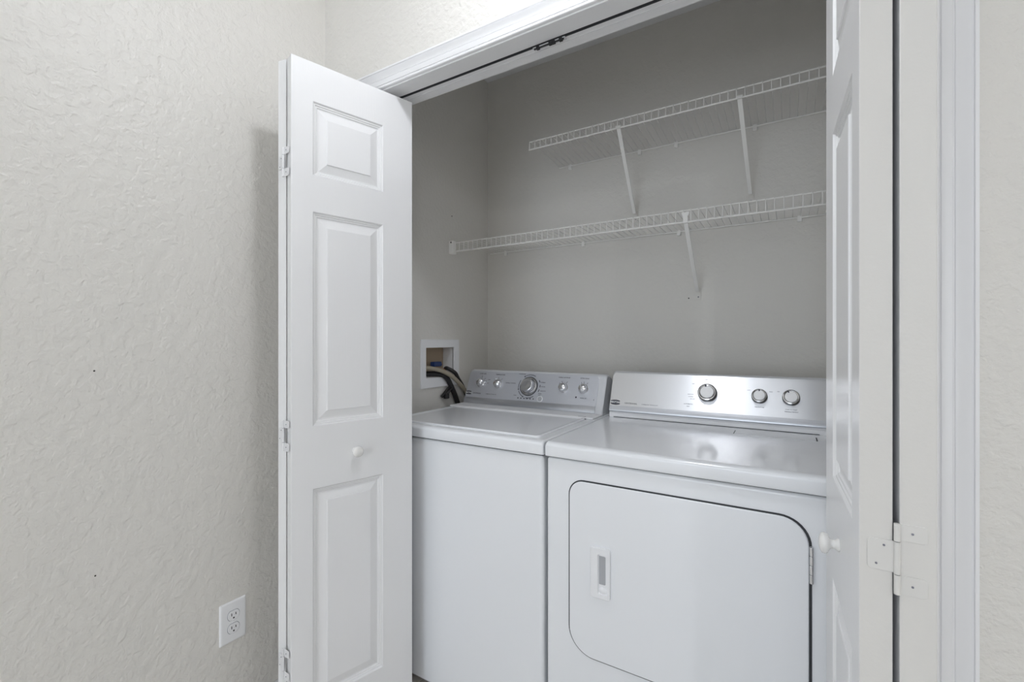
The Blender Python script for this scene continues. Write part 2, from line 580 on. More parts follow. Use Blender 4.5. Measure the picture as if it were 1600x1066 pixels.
# left door
dl = empty('door_1', (-1.25, 0.95, ZF))
tag(dl, 'white folding closet door standing open left of the washer', 'door', kind='structure')
lf, P, n = leaf(dl, (-1.209, 0.783), (-1.103, 1.160), (-1, 0), T)
door_knob(lf, P, n, 0.189, 0.877)
lf2, P2, n2 = leaf(dl, (-1.2765, 0.786), (-1.333, 1.170), (1, 0), 0.031)
a = P(0, T * 0.12, 0); b = P2(0, T * 0.12, 0)
for (z, h) in HZ:
    ia, ib = P(0, T, 0), P2(0, 0.031, 0)
    m0 = (ia + ib) / 2
    hinge(dl, (m0.x - 0.028, m0.y - 0.006), (m0.x + 0.028, m0.y - 0.010), z, h, 'hinge_white', (-0.05, -1))
# right door
dr = empty('door_2', (0.12, 0.92, ZF))
tag(dr, 'folded closet door at the right with beige painted edges', 'door', kind='structure')
lr, P, n = leaf(dr, (0.0800, 0.740), (0.0680, 1.128), (1, 0), T, 'edge_beige')
door_knob(lr, P, n, 0.190, 0.880)
lr2, P2, n2 = leaf(dr, (0.1560, 0.740), (0.1520, 1.128), (-1, 0), T + 0.0015, 'edge_beige')
for (z, h) in HZ:
    hinge(dr, (0.0880, 0.740), (0.1475, 0.740), z, h, 'hinge_beige', (0.0, -1))

# ------------------------------------------------------------------ washer and dryer
def top_slab(name, x0, x1, y0, y1, z0, z1, m, parent, rad=0.013):
    bm = bmesh.new()
    pr = [(y1, z0), (y0 + 0.003, z0), (y0, z0 + 0.004)]
    n = 8
    for k in range(n + 1):
        a = R(180 - 90 * k / n)
        pr.append((y0 + rad * 1.5 + rad * 1.5 * math.cos(a), z1 - rad + rad * math.sin(a)))
    pr.append((y1, z1))
    # rounded ends too: three slices per side
    sl = [(x0, 0.006), (x0 + 0.0018, 0.0025), (x0 + 0.006, 0.0)]
    xs = sl + [(x1 - (s[0] - x0), s[1]) for s in reversed(sl)]
    loops = []
    for (x, dz) in xs:
        lp = []
        for (y, z) in pr:
            zz = z - dz if z > z0 + 0.01 else z
            yy = y + dz if y < y1 - 0.01 else y
            lp.append((x, yy, zz))
        loops.append(lp)
    loft(bm, loops)
    return fin(name, bm, m, parent, auto=35)

def extrude_x(name, prof, x0, x1, m, parent, round_end=0.0, auto=30):
    """closed (y,z) profile swept along x, ends shrunk a little to round them"""
    cy = sum(p[0] for p in prof) / len(prof); cz = sum(p[1] for p in prof) / len(prof)
    bm = bmesh.new()
    loops = []
    sl = [(0, 1), (0.35, 0.45), (1, 0)] if round_end else [(0, 0)]
    xs = [(x0 + s * round_end, k) for s, k in sl] + [(x1 - s * round_end, k) for s, k in reversed(sl)]
    for (x, k) in xs:
        f = 1 - k * round_end / 0.09
        loops.append([(x, cy + (y - cy) * f, (cz + (z - cz) * f) if z > min(p[1] for p in prof) + 0.004 else z) for y, z in prof])
    loft(bm, loops)
    return fin(name, bm, m, parent, auto=auto)

class Face:
    """tilted control panel plane"""
    def __init__(s, y0, z0, y1, z1):
        s.o = Vector((0, y0, z0))
        s.up = (Vector((0, y1, z1)) - s.o)
        s.h = s.up.length
        s.up.normalize()
        s.n = Vector((1, 0, 0)).cross(s.up)
        if s.n.y > 0: s.n = -s.n
    def at(s, x, z, out=0.0):
        k = (z - s.o.z) / s.up.z
        return s.o + s.up * k + Vector((x, 0, 0)) + s.n * out
    def M(s, x, z, out=0.0, rot=0.0):
        m = Matrix((( 1, s.up.x, s.n.x, 0), (0, s.up.y, s.n.y, 0), (0, s.up.z, s.n.z, 0), (0, 0, 0, 1)))
        return Matrix.Translation(s.at(x, z, out)) @ m @ Matrix.Rotation(rot, 4, 'Z')

def fascia(name, F, x0, x1, z0, z1, r, m, parent, out=0.003):
    lp = rrect(x0, x1, z0, z1, r, 7)
    bm = bmesh.new()
    loft(bm, [[F.at(x, z, -0.001) for x, z in lp], [F.at(x, z, out - 0.0008) for x, z in lp], [F.at(x, z, out) for x, z in inset2(lp, 0.0015)]])
    return fin(name, bm, m, parent, auto=30)

def disc_mesh(name, prof, M, m, parent, n=40, auto=35):
    bm = bmesh.new()
    lathe(bm, prof, M, n)
    return fin(name, bm, m, parent, auto=auto)

def plate2(name, M, pts, z0, z1, m, parent):
    bm = bmesh.new()
    loft(bm, [[M @ Vector((x, y, z0)) for x, y in pts], [M @ Vector((x, y, z1)) for x, y in pts]])
    return fin(name, bm, m, parent)

def arc_strip(bm, M, r, a0, a1, w, n=14, head=0):
    """printed arc, angles in degrees (0 = right, ccw); head: +1 arrow at a1"""
    A = [R(a0 + (a1 - a0) * k / n) for k in range(n + 1)]
    vi = [bm.verts.new(M @ Vector(((r - w / 2) * math.cos(a), (r - w / 2) * math.sin(a), 0))) for a in A]
    vo = [bm.verts.new(M @ Vector(((r + w / 2) * math.cos(a), (r + w / 2) * math.sin(a), 0))) for a in A]
    for k in range(n):
        bm.faces.new((vi[k], vi[k + 1], vo[k + 1], vo[k]))
    if head:
        a = A[-1]; s = 1 if a1 > a0 else -1
        tip = a + s * 0.11
        bm.faces.new([bm.verts.new(M @ Vector((q * math.cos(b), q * math.sin(b), 0))) for q, b in ((r - w * 1.7, a), (r + w * 1.7, a), (r, tip))])

def badge(F, x0, x1, z0, z1, parent):
    """dark shield plate with the maker's name"""
    M = F.M((x0 + x1) / 2, (z0 + z1) / 2, 0.0032)
    w, h = (x1 - x0) / 2, (z1 - z0) / 2 / F.up.z
    pts = [(-w, h * 0.75), (-w * 0.5, h * 0.95), (0, h), (w * 0.5, h * 0.95), (w, h * 0.75), (w, -h * 0.75), (w * 0.5, -h * 0.97), (0, -h * 1.05), (-w * 0.5, -h * 0.97), (-w, -h * 0.75)]
    big = [(x * 1.10, y * 1.14) for x, y in pts]
    b = plate2('badge', M, big, -0.001, 0.0008, 'chrome', parent)
    plate2('badge_field', M, pts, 0.0006, 0.0013, 'ink', b)
    bm = bmesh.new()
    text_into(bm, 'MAYTAG', M @ Matrix.Translation((0, 0, 0.0016)), h * 1.05, bold=0.0004, width=1.0)
    fin('lettering', bm, 'ink_white', b)

# ---------- washer
WX0, WX1, WYF = -1.335, -0.632, 1.226
ws = empty('washing_machine', ((WX0 + WX1) / 2, 1.57, ZF))
tag(ws, 'white top-loading washing machine with silver control panel beside the left wall', 'washer')
o = boxes('cabinet', 'enamel', [(WX0, WX1, WYF, 1.915, 0.006, 0.872)], ws, bevel=0.012, seg=4)
boxes('top_gap', 'gap_dark', [(WX0 + 0.004, WX1 - 0.004, WYF + 0.006, 1.91, 0.871, 0.878)], ws)
top_slab('top_panel', WX0 - 0.002, WX1 + 0.004, 1.216, 1.915, 0.8765, 0.919, 'enamel', ws)
for (x, y) in ((WX0 + 0.05, 1.28), (WX1 - 0.05, 1.28), (WX0 + 0.05, 1.86), (WX1 - 0.05, 1.86)):
    disc_mesh('foot', [(0, 0), (0.022, 0), (0.022, 0.012), (0.012, 0.014), (0.012, 0.03), (0, 0.03)], Matrix.Translation((x, y, ZF)), 'rubber_black', ws, 16)
# lid: shallow tray with a rolled rim
bm = bmesh.new()
lx0, lx1, ly0, ly1 = WX0 + 0.030, WX1 - 0.028, 1.252, 1.640
LR = [(0.0, 0.9185), (0.0, 0.9215), (0.0015, 0.9235), (0.006, 0.9245), (0.011, 0.9235), (0.016, 0.9212), (0.030, 0.9205)]
loops = []
for (i, z) in LR:
    lp = rrect(lx0 + i, lx1 - i, ly0 + i, ly1 - i * 0.4, max(0.016 - i * 0.5, 0.003), 5)
    loops.append([(x, y, z) for x, y in lp])
loft(bm, loops)
lid = fin('lid', bm, 'enamel', ws, auto=40)
boxes('lid_gap', 'gap_dark', [(lx0, WX1 - 0.030, 1.6395, 1.6425, 0.9185, 0.9215)], ws)
# rear deck under the console
boxes('rear_deck', 'plastic_white', [(WX0 + 0.004, WX1 - 0.002, 1.6435, 1.915, 0.9185, 0.9265)], ws, bevel=0.004)
boxes('deck_mark', 'ink', [(WX1 - 0.066, WX1 - 0.034, 1.651, 1.655, 0.9262, 0.9268)], ws)
# console
F = Face(1.752, 0.954, 1.802, 1.078)
prof = [(1.742, 0.925), (1.742, 0.932), (1.7445, 0.942), (1.749, 0.951), (1.7535, 0.9575)]
prof += [(1.797, 1.066), (1.801, 1.0745), (1.808, 1.080), (1.818, 1.082), (1.845, 1.078), (1.880, 1.060), (1.900, 1.030), (1.912, 0.98), (1.914, 0.925)]
co = extrude_x('console', prof, -1.326, WX1 - 0.002, 'console_grey', ws, 0.012)
# lower silver band
bp = [(1.738, 0.928), (1.7385, 0.936), (1.7415, 0.945), (1.7475, 0.9545), (1.752, 0.9545), (1.747, 0.942), (1.744, 0.928)]
extrude_x('console_band', bp, -1.322, -0.664, 'steel_band', ws)
fascia('fascia', F, -1.322, -0.664, 0.951, 1.074, (0.004, 0.014, 0.018, 0.004), 'silver_paint', ws, 0.0032)
for x, z, a in ((-1.247, 1.0205, -25), (-1.150, 1.020, 20), (-0.818, 1.019, 30), (-0.7265, 1.019, 30)):
    M = F.M(x, z, 0.003)
    k = disc_mesh('selector_knob', [(0, 0), (0.0215, 0), (0.0215, 0.003), (0.0185, 0.006), (0.0180, 0.013), (0.0160, 0.0185), (0.010, 0.0225), (0, 0.0235)], M, 'knob_silver', ws)
    bm = bmesh.new(); 
    Mk = F.M(x, z, 0.003, R(a))
    loft(bm, [[Mk @ Vector((px, py, 0.010)) for px, py in ((-0.003, -0.015), (0.003, -0.015), (0.003, 0.0215), (-0.003, 0.0215))],
              [Mk @ Vector((px, py, 0.0255)) for px, py in ((-0.002, -0.012), (0.002, -0.012), (0.002, 0.016), (-0.002, 0.016))]])
    fin('grip', bm, 'knob_silver', k)
M = F.M(-0.985, 1.0165, 0.003)
k = disc_mesh('cycle_dial', [(0, 0), (0.0425, 0), (0.0430, 0.0025), (0.0400, 0.005), (0.034, 0.0055), (0.0325, 0.008), (0.031, 0.022), (0.0285, 0.028), (0.024, 0.030), (0.014, 0.0285), (0, 0.0280)], M, 'knob_silver', ws, 56)
disc_mesh('dial_ring', [(0.0405, 0.0045), (0.0435, 0.0045), (0.0435, 0.0005), (0.0405, 0.0005)], M, 'gap_dark', k, 56)
disc_mesh('dial_skirt', [(0.0335, 0.0050), (0.0345, 0.0072), (0.0385, 0.0066), (0.0395, 0.0046)], M, 'chrome', k, 56)
k = disc_mesh('start_button', [(0, 0), (0.0105, 0), (0.0105, 0.003), (0.0085, 0.0045), (0, 0.0048)], F.M(-0.920, 0.9665, 0.003), 'button_grey', ws, 28)
disc_mesh('button_ring', [(0.0105, 0.0), (0.0135, 0.0), (0.0135, 0.0016), (0.0105, 0.0018)], F.M(-0.920, 0.9665, 0.003), 'plate_white', k, 28)
bm = bmesh.new()
T_ = lambda s, x, z, size, al='CENTER', w=1.0: text_into(bm, s, F.M(x, z, 0.0036), size, al, 0.00012, w)
T_('LOAD SIZE', -1.246, 1.062, 0.0078)
T_('TEMPERATURE', -1.147, 1.061, 0.0078)
T_('FABRIC SOFTENER', -0.820, 1.061, 0.0066)
T_('EXTRA RINSE', -0.727, 1.061, 0.0066)
T_('POWERWASH', -1.030, 1.068, 0.0056)
T_('WRINKLE CONTROL', -1.083, 1.026, 0.0058)
for s, x, z in (('NORMAL', -0.918, 1.036), ('CASUAL', -0.915, 1.018), ('DELICATE', -0.912, 1.000), ('RINSE', -0.925, 0.988), ('SPIN', -0.925, 0.981)):
    T_(s, x, z, 0.0058)
T_('SOAK', -1.048, 0.975, 0.0056)
T_('CENTENNIAL', -1.281, 0.972, 0.0078, 'LEFT')
T_('COMMERCIAL TECHNOLOGY', -1.207, 0.9715, 0.0044, 'LEFT')
T_('8', -1.247, 1.051, 0.006); T_('WARM', -1.205, 1.036, 0.0045); T_('HOT', -1.207, 1.020, 0.0045)
T_('SIGNAL ON', -0.722, 0.982, 0.0055)
T_('8', -0.675, 0.978, 0.007)
Md = F.M(-0.985, 1.0165, 0.0036)
for (a0, a1, hd) in ((62, 122, 1), (150, 196, 1), (206, 244, 1), (262, 305, 0)):
    arc_strip(bm, Md, 0.0535, a0, a1, 0.0028, 14, hd)
for a in (28, 4, -18):
    arc_strip(bm, Md, 0.0550, a - 6, a + 6, 0.0034, 5, 0)
for x, z, an in ((-1.247, 1.0205, (90, 48, 20, -8)), (-1.150, 1.020, (96, 55)), (-0.818, 1.019, (112, 62)), (-0.7265, 1.019, (115, 92, 60))):
    Mk = F.M(x, z, 0.0036)
    for a in an:
        c_, s_ = math.cos(R(a)), math.sin(R(a))
        w = 0.0008
        bm.faces.new([bm.verts.new(Mk @ Vector((r * c_ - t * s_, r * s_ + t * c_, 0))) for r, t in ((0.0235, -w), (0.032, -w), (0.032, w), (0.0235, w))])
for q in range(6):
    Mk = F.M(-1.030 + q * 0.0155, 0.9645, 0.0036)
    bm.faces.new([bm.verts.new(Mk @ Vector((x, y, 0))) for x, y in ((-0.0034, -0.0024), (0.0034, -0.0024), (0.0034, 0.0024), (-0.0034, 0.0024))])
Mk = F.M(-0.754, 0.984, 0.0036)
bm.faces.new([bm.verts.new(Mk @ Vector((0.004 * math.cos(R(q * 45)), 0.004 * math.sin(R(q * 45)), 0))) for q in range(8)])
tag(fin('printed_legend', bm, 'ink', ws), kind='stuff')
badge(F, -1.318, -1.290, 0.965, 0.980, ws)

# ---------- dryer
DX0, DX1, DYF = -0.620, 0.122, 1.226
ds = empty('clothes_dryer', ((DX0 + DX1) / 2, 1.57, ZF))
tag(ds, 'white front-loading dryer with brushed steel control panel right of the washer', 'dryer')
boxes('cabinet', 'enamel', [(DX0, DX1, DYF, 1.915, 0.006, 0.872)], ds, bevel=0.010, seg=4)
boxes('top_gap', 'gap_dark', [(DX0 + 0.004, DX1 - 0.004, DYF + 0.006, 1.91, 0.871, 0.878)], ds)
top_slab('top_panel', DX0 - 0.002, DX1 + 0.002, 1.214, 1.915, 0.8765, 0.919, 'enamel', ds)
for (x, y) in ((DX0 + 0.05, 1.28), (DX1 - 0.05, 1.28), (DX0 + 0.05, 1.86), (DX1 - 0.05, 1.86)):
    disc_mesh('foot', [(0, 0), (0.022, 0), (0.022, 0.012), (0.012, 0.014), (0.012, 0.03), (0, 0.03)], Matrix.Translation((x, y, ZF)), 'rubber_black', ds, 16)
# door: dark sheet painting the shade in the gap, then the proud rounded door
def rprism(name, lp, y0, y1, bev, m, parent):
    bm = bmesh.new()
    loft(bm, [[(x, y1, z) for x, z in lp], [(x, y0 + bev, z) for x, z in lp], [(x, y0 + bev * 0.3, z) for x, z in inset2(lp, bev * 0.3)], [(x, y0, z) for x, z in inset2(lp, bev)]])
    return fin(name, bm, m, parent, auto=50)
rprism('door_gap_shade', rrect(-0.5472, 0.0475, 0.3155, 0.8195, (0.072, 0.064, 0.046, 0.077), 10), DYF - 0.0018, DYF + 0.002, 0.0005, 'gap_dark', ds)
dd = rprism('dryer_door', rrect(-0.5440, 0.0420, 0.3185, 0.8155, (0.067, 0.060, 0.042, 0.073), 10), DYF - 0.0055, DYF - 0.0005, 0.003, 'enamel', ds)
# recessed pull
y = DYF - 0.0055
hp = rrect(-0.477, -0.419, 0.499, 0.641, 0.006, 4)
hi = rrect(-0.455, -0.4245, 0.512, 0.623, 0.004, 4)
bm = bmesh.new()
loft(bm, [[(x, y + 0.001, z) for x, z in hp], [(x, y - 0.0055, z) for x, z in hp], [(x, y - 0.0070, z) for x, z in inset2(hp, 0.002)],
          [(x, y - 0.0070, z) for x, z in hi], [(x + 0.001, y - 0.0005, z) for x, z in inset2(hi, 0.002)]], (True, True))
pl = fin('pull_handle', bm, 'plastic_white', dd, auto=30)
bm = bmesh.new()
loft(bm, [[(x, y + 0.0003 - d, z) for x, z in rrect(-0.4535, -0.4335, 0.538, 0.617, 0.003, 3)] for d in (0.0, 0.0016)])
fin('pull_shade', bm, 'button_grey', dd)  # darker grey plate paints the shade of a deeper recess
bm = bmesh.new()
lathe(bm, [(0, 0.004), (0.006, 0.0035), (0.010, 0.0015), (0.012, -0.001)], Matrix.Translation((-0.441, y - 0.0005, 0.521)) @ Matrix.Rotation(R(90), 4, 'X'), 16)
fin('pull_boss', bm, 'plastic_white', dd, auto=50)
for q in range(4):
    bm = bmesh.new()
    tube(bm, [(0.0465, DYF - 0.006, 0.676 + q * 0.0208), (0.0465, DYF - 0.006, 0.676 + q * 0.0208 + 0.0192)], 0.0042, 10)
    fin('hinge_knuckle', bm, 'chrome', dd, auto=50)
bm = bmesh.new(); box(bm, 0.0435, 0.0490, DYF - 0.004, DYF + 0.001, 0.676, 0.758); fin('hinge_plate', bm, 'chrome', dd)
# lint-filter flap in the top
fl_ = boxes('lint_flap', 'enamel', [(-0.148, 0.0745, 1.630, 1.704, 0.9165, 0.9198)], ds, bevel=0.0008)
for (xa, xb) in ((-0.1510, -0.1485), (0.0750, 0.0785)):
    boxes('flap_slit', 'gap_dark', [(xa, xb, 1.640, 1.700, 0.9185, 0.9194)], fl_)
# console
boxes('base_strip', 'plastic_white', [(DX0 + 0.012, DX1 - 0.004, 1.755, 1.915, 0.9185, 0.946)], ds, bevel=0.002)
boxes('base_gap', 'gap_dark', [(DX0 + 0.030, DX1 - 0.034, 1.7530, 1.7560, 0.9185, 0.9208)], ds)
F = Face(1.757, 0.962, 1.806, 1.092)
prof = [(1.758, 0.944), (1.757, 0.950), (1.7585, 0.960), (1.803, 1.081), (1.807, 1.090), (1.814, 1.0955), (1.824, 1.097), (1.850, 1.092), (1.885, 1.072), (1.905, 1.03), (1.912, 0.98), (1.914, 0.944)]
extrude_x('console', prof, DX0 + 0.012, DX1 - 0.006, 'console_grey', ds, 0.008)
bp = [(1.7490, 0.9415), (1.7470, 0.945), (1.7475, 0.950), (1.7510, 0.958), (1.7545, 0.9655), (1.760, 0.9655), (1.757, 0.952), (1.7575, 0.9415)]
extrude_x('console_band', bp, DX0 + 0.014, DX1 - 0.008, 'steel_band', ds)
fascia('fascia', F, DX0 + 0.013, DX1 - 0.007, 0.963, 1.091, (0.002, 0.016, 0.016, 0.002), 'brushed_steel', ds, 0.0035)
for (x, z, s, a) in ((-0.2475, 1.029, 1.0, 12), (-0.082, 1.027, 0.76, 0), (0.0105, 1.0275, 0.80, 25)):
    M = F.M(x, z, 0.0035)
    Q = Matrix.Diagonal((s, s, 1, 1))
    k = disc_mesh('control_knob', [(0, 0), (0.0325, 0), (0.0325, 0.004), (0.0315, 0.016), (0.0300, 0.0185), (0.0270, 0.0195), (0, 0.0195)], M @ Q, 'knob_black', ds, 48)
    disc_mesh('knob_ring', [(0.0300, 0.0180), (0.0295, 0.0205), (0.0265, 0.0215), (0.0240, 0.0205), (0.0238, 0.019)], M @ Q, 'chrome', k, 48)
    disc_mesh('knob_cap', [(0.0228, 0.0185), (0.0228, 0.0212), (0.0215, 0.0222), (0, 0.0224)], M @ Q, 'knob_face', k, 48)
    Mk = F.M(x, z, 0.0035, R(a))
    plate2('pointer', Mk, [(-0.0024 * s, 0.0185 * s), (0.0024 * s, 0.0185 * s), (0.0030 * s, 0.0262 * s), (-0.0030 * s, 0.0262 * s)], 0.020, 0.0232, 'ink', k)
bm = bmesh.new()
T_('CENTENNIAL', -0.548, 0.9745, 0.0083, 'LEFT')
fin('printed_name', bm, 'ink', ds)
bm = bmesh.new()
T_('COMMERCIAL TECHNOLOGY', -0.481, 0.974, 0.0046, 'LEFT')
T_('AUTOMATIC', -0.311, 0.9875, 0.0055); T_('DRY', -0.311, 0.979, 0.0055)
T_('TIMED DRY', -0.248, 1.077, 0.0045); T_('OFF', -0.298, 1.060, 0.0048)
for s, x, z in (('MORE DRY', -0.305, 1.022), ('NORMAL', -0.304, 1.014), ('LESS DRY', -0.298, 1.006), ('40', -0.198, 1.002), ('20', -0.205, 0.994)):
    T_(s, x, z, 0.0042)
T_('TEMPERATURE', -0.082, 0.9925, 0.0045); T_('LOW', -0.115, 1.047, 0.0042); T_('HIGH', -0.048, 1.045, 0.0042)
T_('PUSH TO START', 0.0115, 0.991, 0.0045); T_('WRINKLE PREVENT', 0.0115, 0.984, 0.0045); T_('ON', -0.026, 1.047, 0.0042)
tag(fin('printed_legend', bm, 'ink_soft', ds), kind='stuff')
badge(F, -0.602, -0.566, 0.9665, 0.9850, ds)

# ------------------------------------------------------------------ wire shelves
def wire_shelf(label, x0, x1, ztop, drop, zback, yf, braces, clips, end_bracket=None):
    root = empty('wire_shelf', ((x0 + x1) / 2, YB, ztop))
    tag(root, label, 'shelf', 'wire shelves in the closet')
    yb = YB - 0.008
    r = 0.0021
    def rod(name, a, b, rr=0.0030):
        bm = bmesh.new(); tube(bm, [a, b], rr, 8)
        return fin(name, bm, 'wire_white', root, auto=50)
    rod('front_rod', (x0, yf, ztop), (x1, yf, ztop))
    rod('lip_rod', (x0, yf - 0.002, ztop - drop), (x1, yf - 0.002, ztop - drop), 0.0034)
    rod('support_rod', (x0, yf + 0.012, ztop - drop + 0.006), (x1, yf + 0.012, ztop - drop + 0.006), 0.0024)
    rod('back_rod', (x0, yb, zback - 0.004), (x1, yb, zback - 0.004), 0.0032)
    me = None
    n = int((x1 - x0 - 0.006) / 0.0262)
    for i in range(n + 1):
        x = x0 + 0.004 + i * 0.0262
        if me is None:
            bm = bmesh.new()
            tube(bm, [(0, yb + 0.002, zback), (0, yf + 0.004, ztop + 0.003), (0, yf - 0.003, ztop + 0.002), (0, yf - 0.0045, ztop - 0.003), (0, yf - 0.0055, ztop - drop)], [0.0009, 0.0010, 0.0014, 0.0017, 0.0017], 6)
            o = fin('deck_wire', bm, 'wire_white', root, smooth=True)
            me = o.data
            base = Vector(o.location)
        else:
            o = bpy.data.objects.new('deck_wire', me)
            C.objects.link(o)
            o.parent = root
        o.location = base + Vector((x, 0, 0))
    for (xt, xb, zb) in braces:
        bm = bmesh.new()
        a = Vector((xt, yf + 0.004, ztop - drop + 0.001)); b = Vector((xb, YB - 0.004, zb))
        u = (b - a).normalized()
        w = 0.0075
        xx = Vector((1, 0, 0)); nn = u.cross(xx).normalized()
        if nn.y > 0: nn = -nn
        # shallow channel section
        sec = [(-w, 0.0), (-w, 0.006), (-w + 0.0015, 0.0065), (w - 0.0015, 0.0065), (w, 0.006), (w, 0.0), (w - 0.002, 0.0), (w - 0.002, 0.004), (-w + 0.002, 0.004), (-w + 0.002, 0.0)]
        loft(bm, [[a + xx * s + nn * t for s, t in sec], [b - u * 0.03 + xx * s * 0.85 + nn * t for s, t in sec]])
        br = fin('support_brace', bm, 'wire_white', root)
        bm = bmesh.new()
        hk = [(-0.0125, 0.034), (0.0125, 0.034), (0.0125, 0.029), (0.0080, 0.018), (0.0075, -0.004), (-0.0075, -0.004), (-0.0080, 0.018), (-0.0125, 0.029)]
        if drop < 0.036:
            hk = [(x_, min(z_, 0.006)) for x_, z_ in ((-0.010, 0.006), (0.010, 0.006), (0.010, 0.002), (0.0075, -0.004), (-0.0075, -0.004), (-0.010, 0.002))]
        loft(bm, [[(xt + x_, yf - 0.008, ztop - drop + z_) for x_, z_ in hk], [(xt + x_, yf - 0.0055, ztop - drop + z_) for x_, z_ in hk]])
        fin('brace_hook', bm, 'wire_white', br)
        bm = bmesh.new()
        lp = rrect(xb - 0.010, xb + 0.010, zb - 0.016, zb + 0.034, 0.003, 3)
        loft(bm, [[(x_, YB + 0.0005, z_) for x_, z_ in lp], [(x_, YB - 0.004, z_) for x_, z_ in lp]])
        fin('brace_foot', bm, 'closet_paint', br)
        bm = bmesh.new()
        lathe(bm, [(0, 0.0018), (0.0022, 0.0014), (0.003, 0)], Matrix.Translation((xb, YB - 0.004, zb - 0.004)) @ Matrix.Rotation(R(90), 4, 'X'), 10)
        fin('screw', bm, 'ink_soft', br)
    for x in clips:
        bm = bmesh.new()
        lp = rrect(x - 0.008, x + 0.008, zback - 0.020, zback + 0.004, 0.003, 3)
        loft(bm, [[(x_, YB + 0.0005, z_) for x_, z_ in lp], [(x_, YB - 0.009, z_) for x_, z_ in lp], [(x_, YB - 0.011, z_) for x_, z_ in inset2(lp, 0.002)]])
        fin('wall_clip', bm, 'wire_white', root)
    if end_bracket:
        bm = bmesh.new()
        ya, yb_ = end_bracket
        lp = rrect(ya, yb_, ztop - drop - 0.012, ztop + 0.010, 0.004, 3)
        loft(bm, [[(XCL - 0.0005, y_, z_) for y_, z_ in lp], [(XCL + 0.022, y_, z_) for y_, z_ in lp], [(XCL + 0.024, y_, z_) for y_, z_ in inset2(lp, 0.003)]])
        e = fin('end_bracket', bm, 'wire_white', root)
        bm = bmesh.new()
        lathe(bm, [(0, 0.0018), (0.0026, 0.0014), (0.004, 0)], Matrix.Translation((XCL + 0.012, ya - 0.0002, ztop + 0.001)) @ Matrix.Rotation(R(90), 4, 'X'), 10)
        fin('screw', bm, 'hole', e)
    return root

wire_shelf('lower white wire shelf running from the closet left wall', -1.376, XCR - 0.006, 1.6945, 0.0420, 1.6945, 1.742,
           [(-0.316, -0.322, 1.410)], [-1.28, -0.84, -0.40, 0.04], (1.725, 1.752))
wire_shelf('upper shorter white wire shelf on two slanted braces', -0.966, XCR - 0.006, 2.0890, 0.0340, 2.0790, 1.742,
           [(-0.566, -0.588, 1.775), (-0.140, -0.124, 1.785)], [-0.908, -0.569, -0.411, -0.110])

# ------------------------------------------------------------------ hose box in the closet wall
hb = empty('washer_hose_box', (XCL, 1.66, 1.005))
tag(hb, 'white recessed hose box in the closet wall above the washer', 'hose box')
bm = bmesh.new()
o_ = [(1.523, 1.005), (1.797, 1.005), (1.797, 1.227), (1.523, 1.227)]
i_ = [(1.556, 1.050), (1.757, 1.050), (1.757, 1.189), (1.556, 1.189)]
def lp(l, x, d=0): 
    return [(x, y, z) for y, z in (inset2(l, d) if d else l)]
loft(bm, [lp(i_, XCL - 0.004), lp(o_, XCL - 0.0005), lp(o_, XCL + 0.005), lp(o_, XCL + 0.007, 0.002), lp(i_, XCL + 0.007, -0.002), lp(i_, XCL + 0.005), lp(i_, XCL - 0.004)], (False, False))
fin('frame', bm, 'plate_white', hb)
X2 = XCL - 0.062
boxes('recess_back', 'box_tan', [(X2 - 0.003, X2, HB[0], HB[1], HB[2], HB[3])], hb)
boxes('recess_side', 'plate_white', [(X2, XCL - 0.003, HB[1] - 0.002, HB[1], HB[2], HB[3])], hb)
boxes('recess_side', 'box_tan', [(X2, XCL - 0.003, HB[0], HB[0] + 0.002, HB[2], HB[3])], hb)
boxes('recess_top', 'box_tan', [(X2, XCL - 0.003, HB[0] + 0.002, HB[1] - 0.002, HB[3] - 0.002, HB[3])], hb)
boxes('recess_bottom', 'plate_white', [(X2, XCL - 0.003, HB[0] + 0.002, HB[1] - 0.002, HB[2], HB[2] + 0.002)], hb)
# valve: brass body with a blue lever
vv = empty('water_valve', (XCL - 0.045, 1.675, 1.085))
vv.parent = hb; vv.location = Vector((XCL - 0.045, 1.675, 1.085)) - hb.location
tag(vv, 'brass water valve with dark blue lever')
bm = bmesh.new(); tube(bm, [(XCL - 0.042, 1.675, HB[2] + 0.004), (XCL - 0.042, 1.675, 1.075), (XCL - 0.042, 1.675, 1.098)], [0.009, 0.010, 0.008], 14)
fin('valve_body', bm, 'brass', vv, auto=40)
bm = bmesh.new(); tube(bm, [(XCL - 0.042, 1.69, 1.082), (XCL - 0.03, 1.735, 1.078)], 0.008, 12)
fin('outlet_nut', bm, 'brass', vv, auto=40)
boxes('lever', 'valve_blue', [(XCL - 0.050, XCL - 0.024, 1.646, 1.700, 1.098, 1.121)], vv, bevel=0.003)
bm = bmesh.new(); tube(bm, [(XCL - 0.045, 1.700, 1.108), (XCL - 0.045, 1.722, 1.106)], 0.005, 10)
fin('lever_tip', bm, 'valve_blue', vv, auto=40)

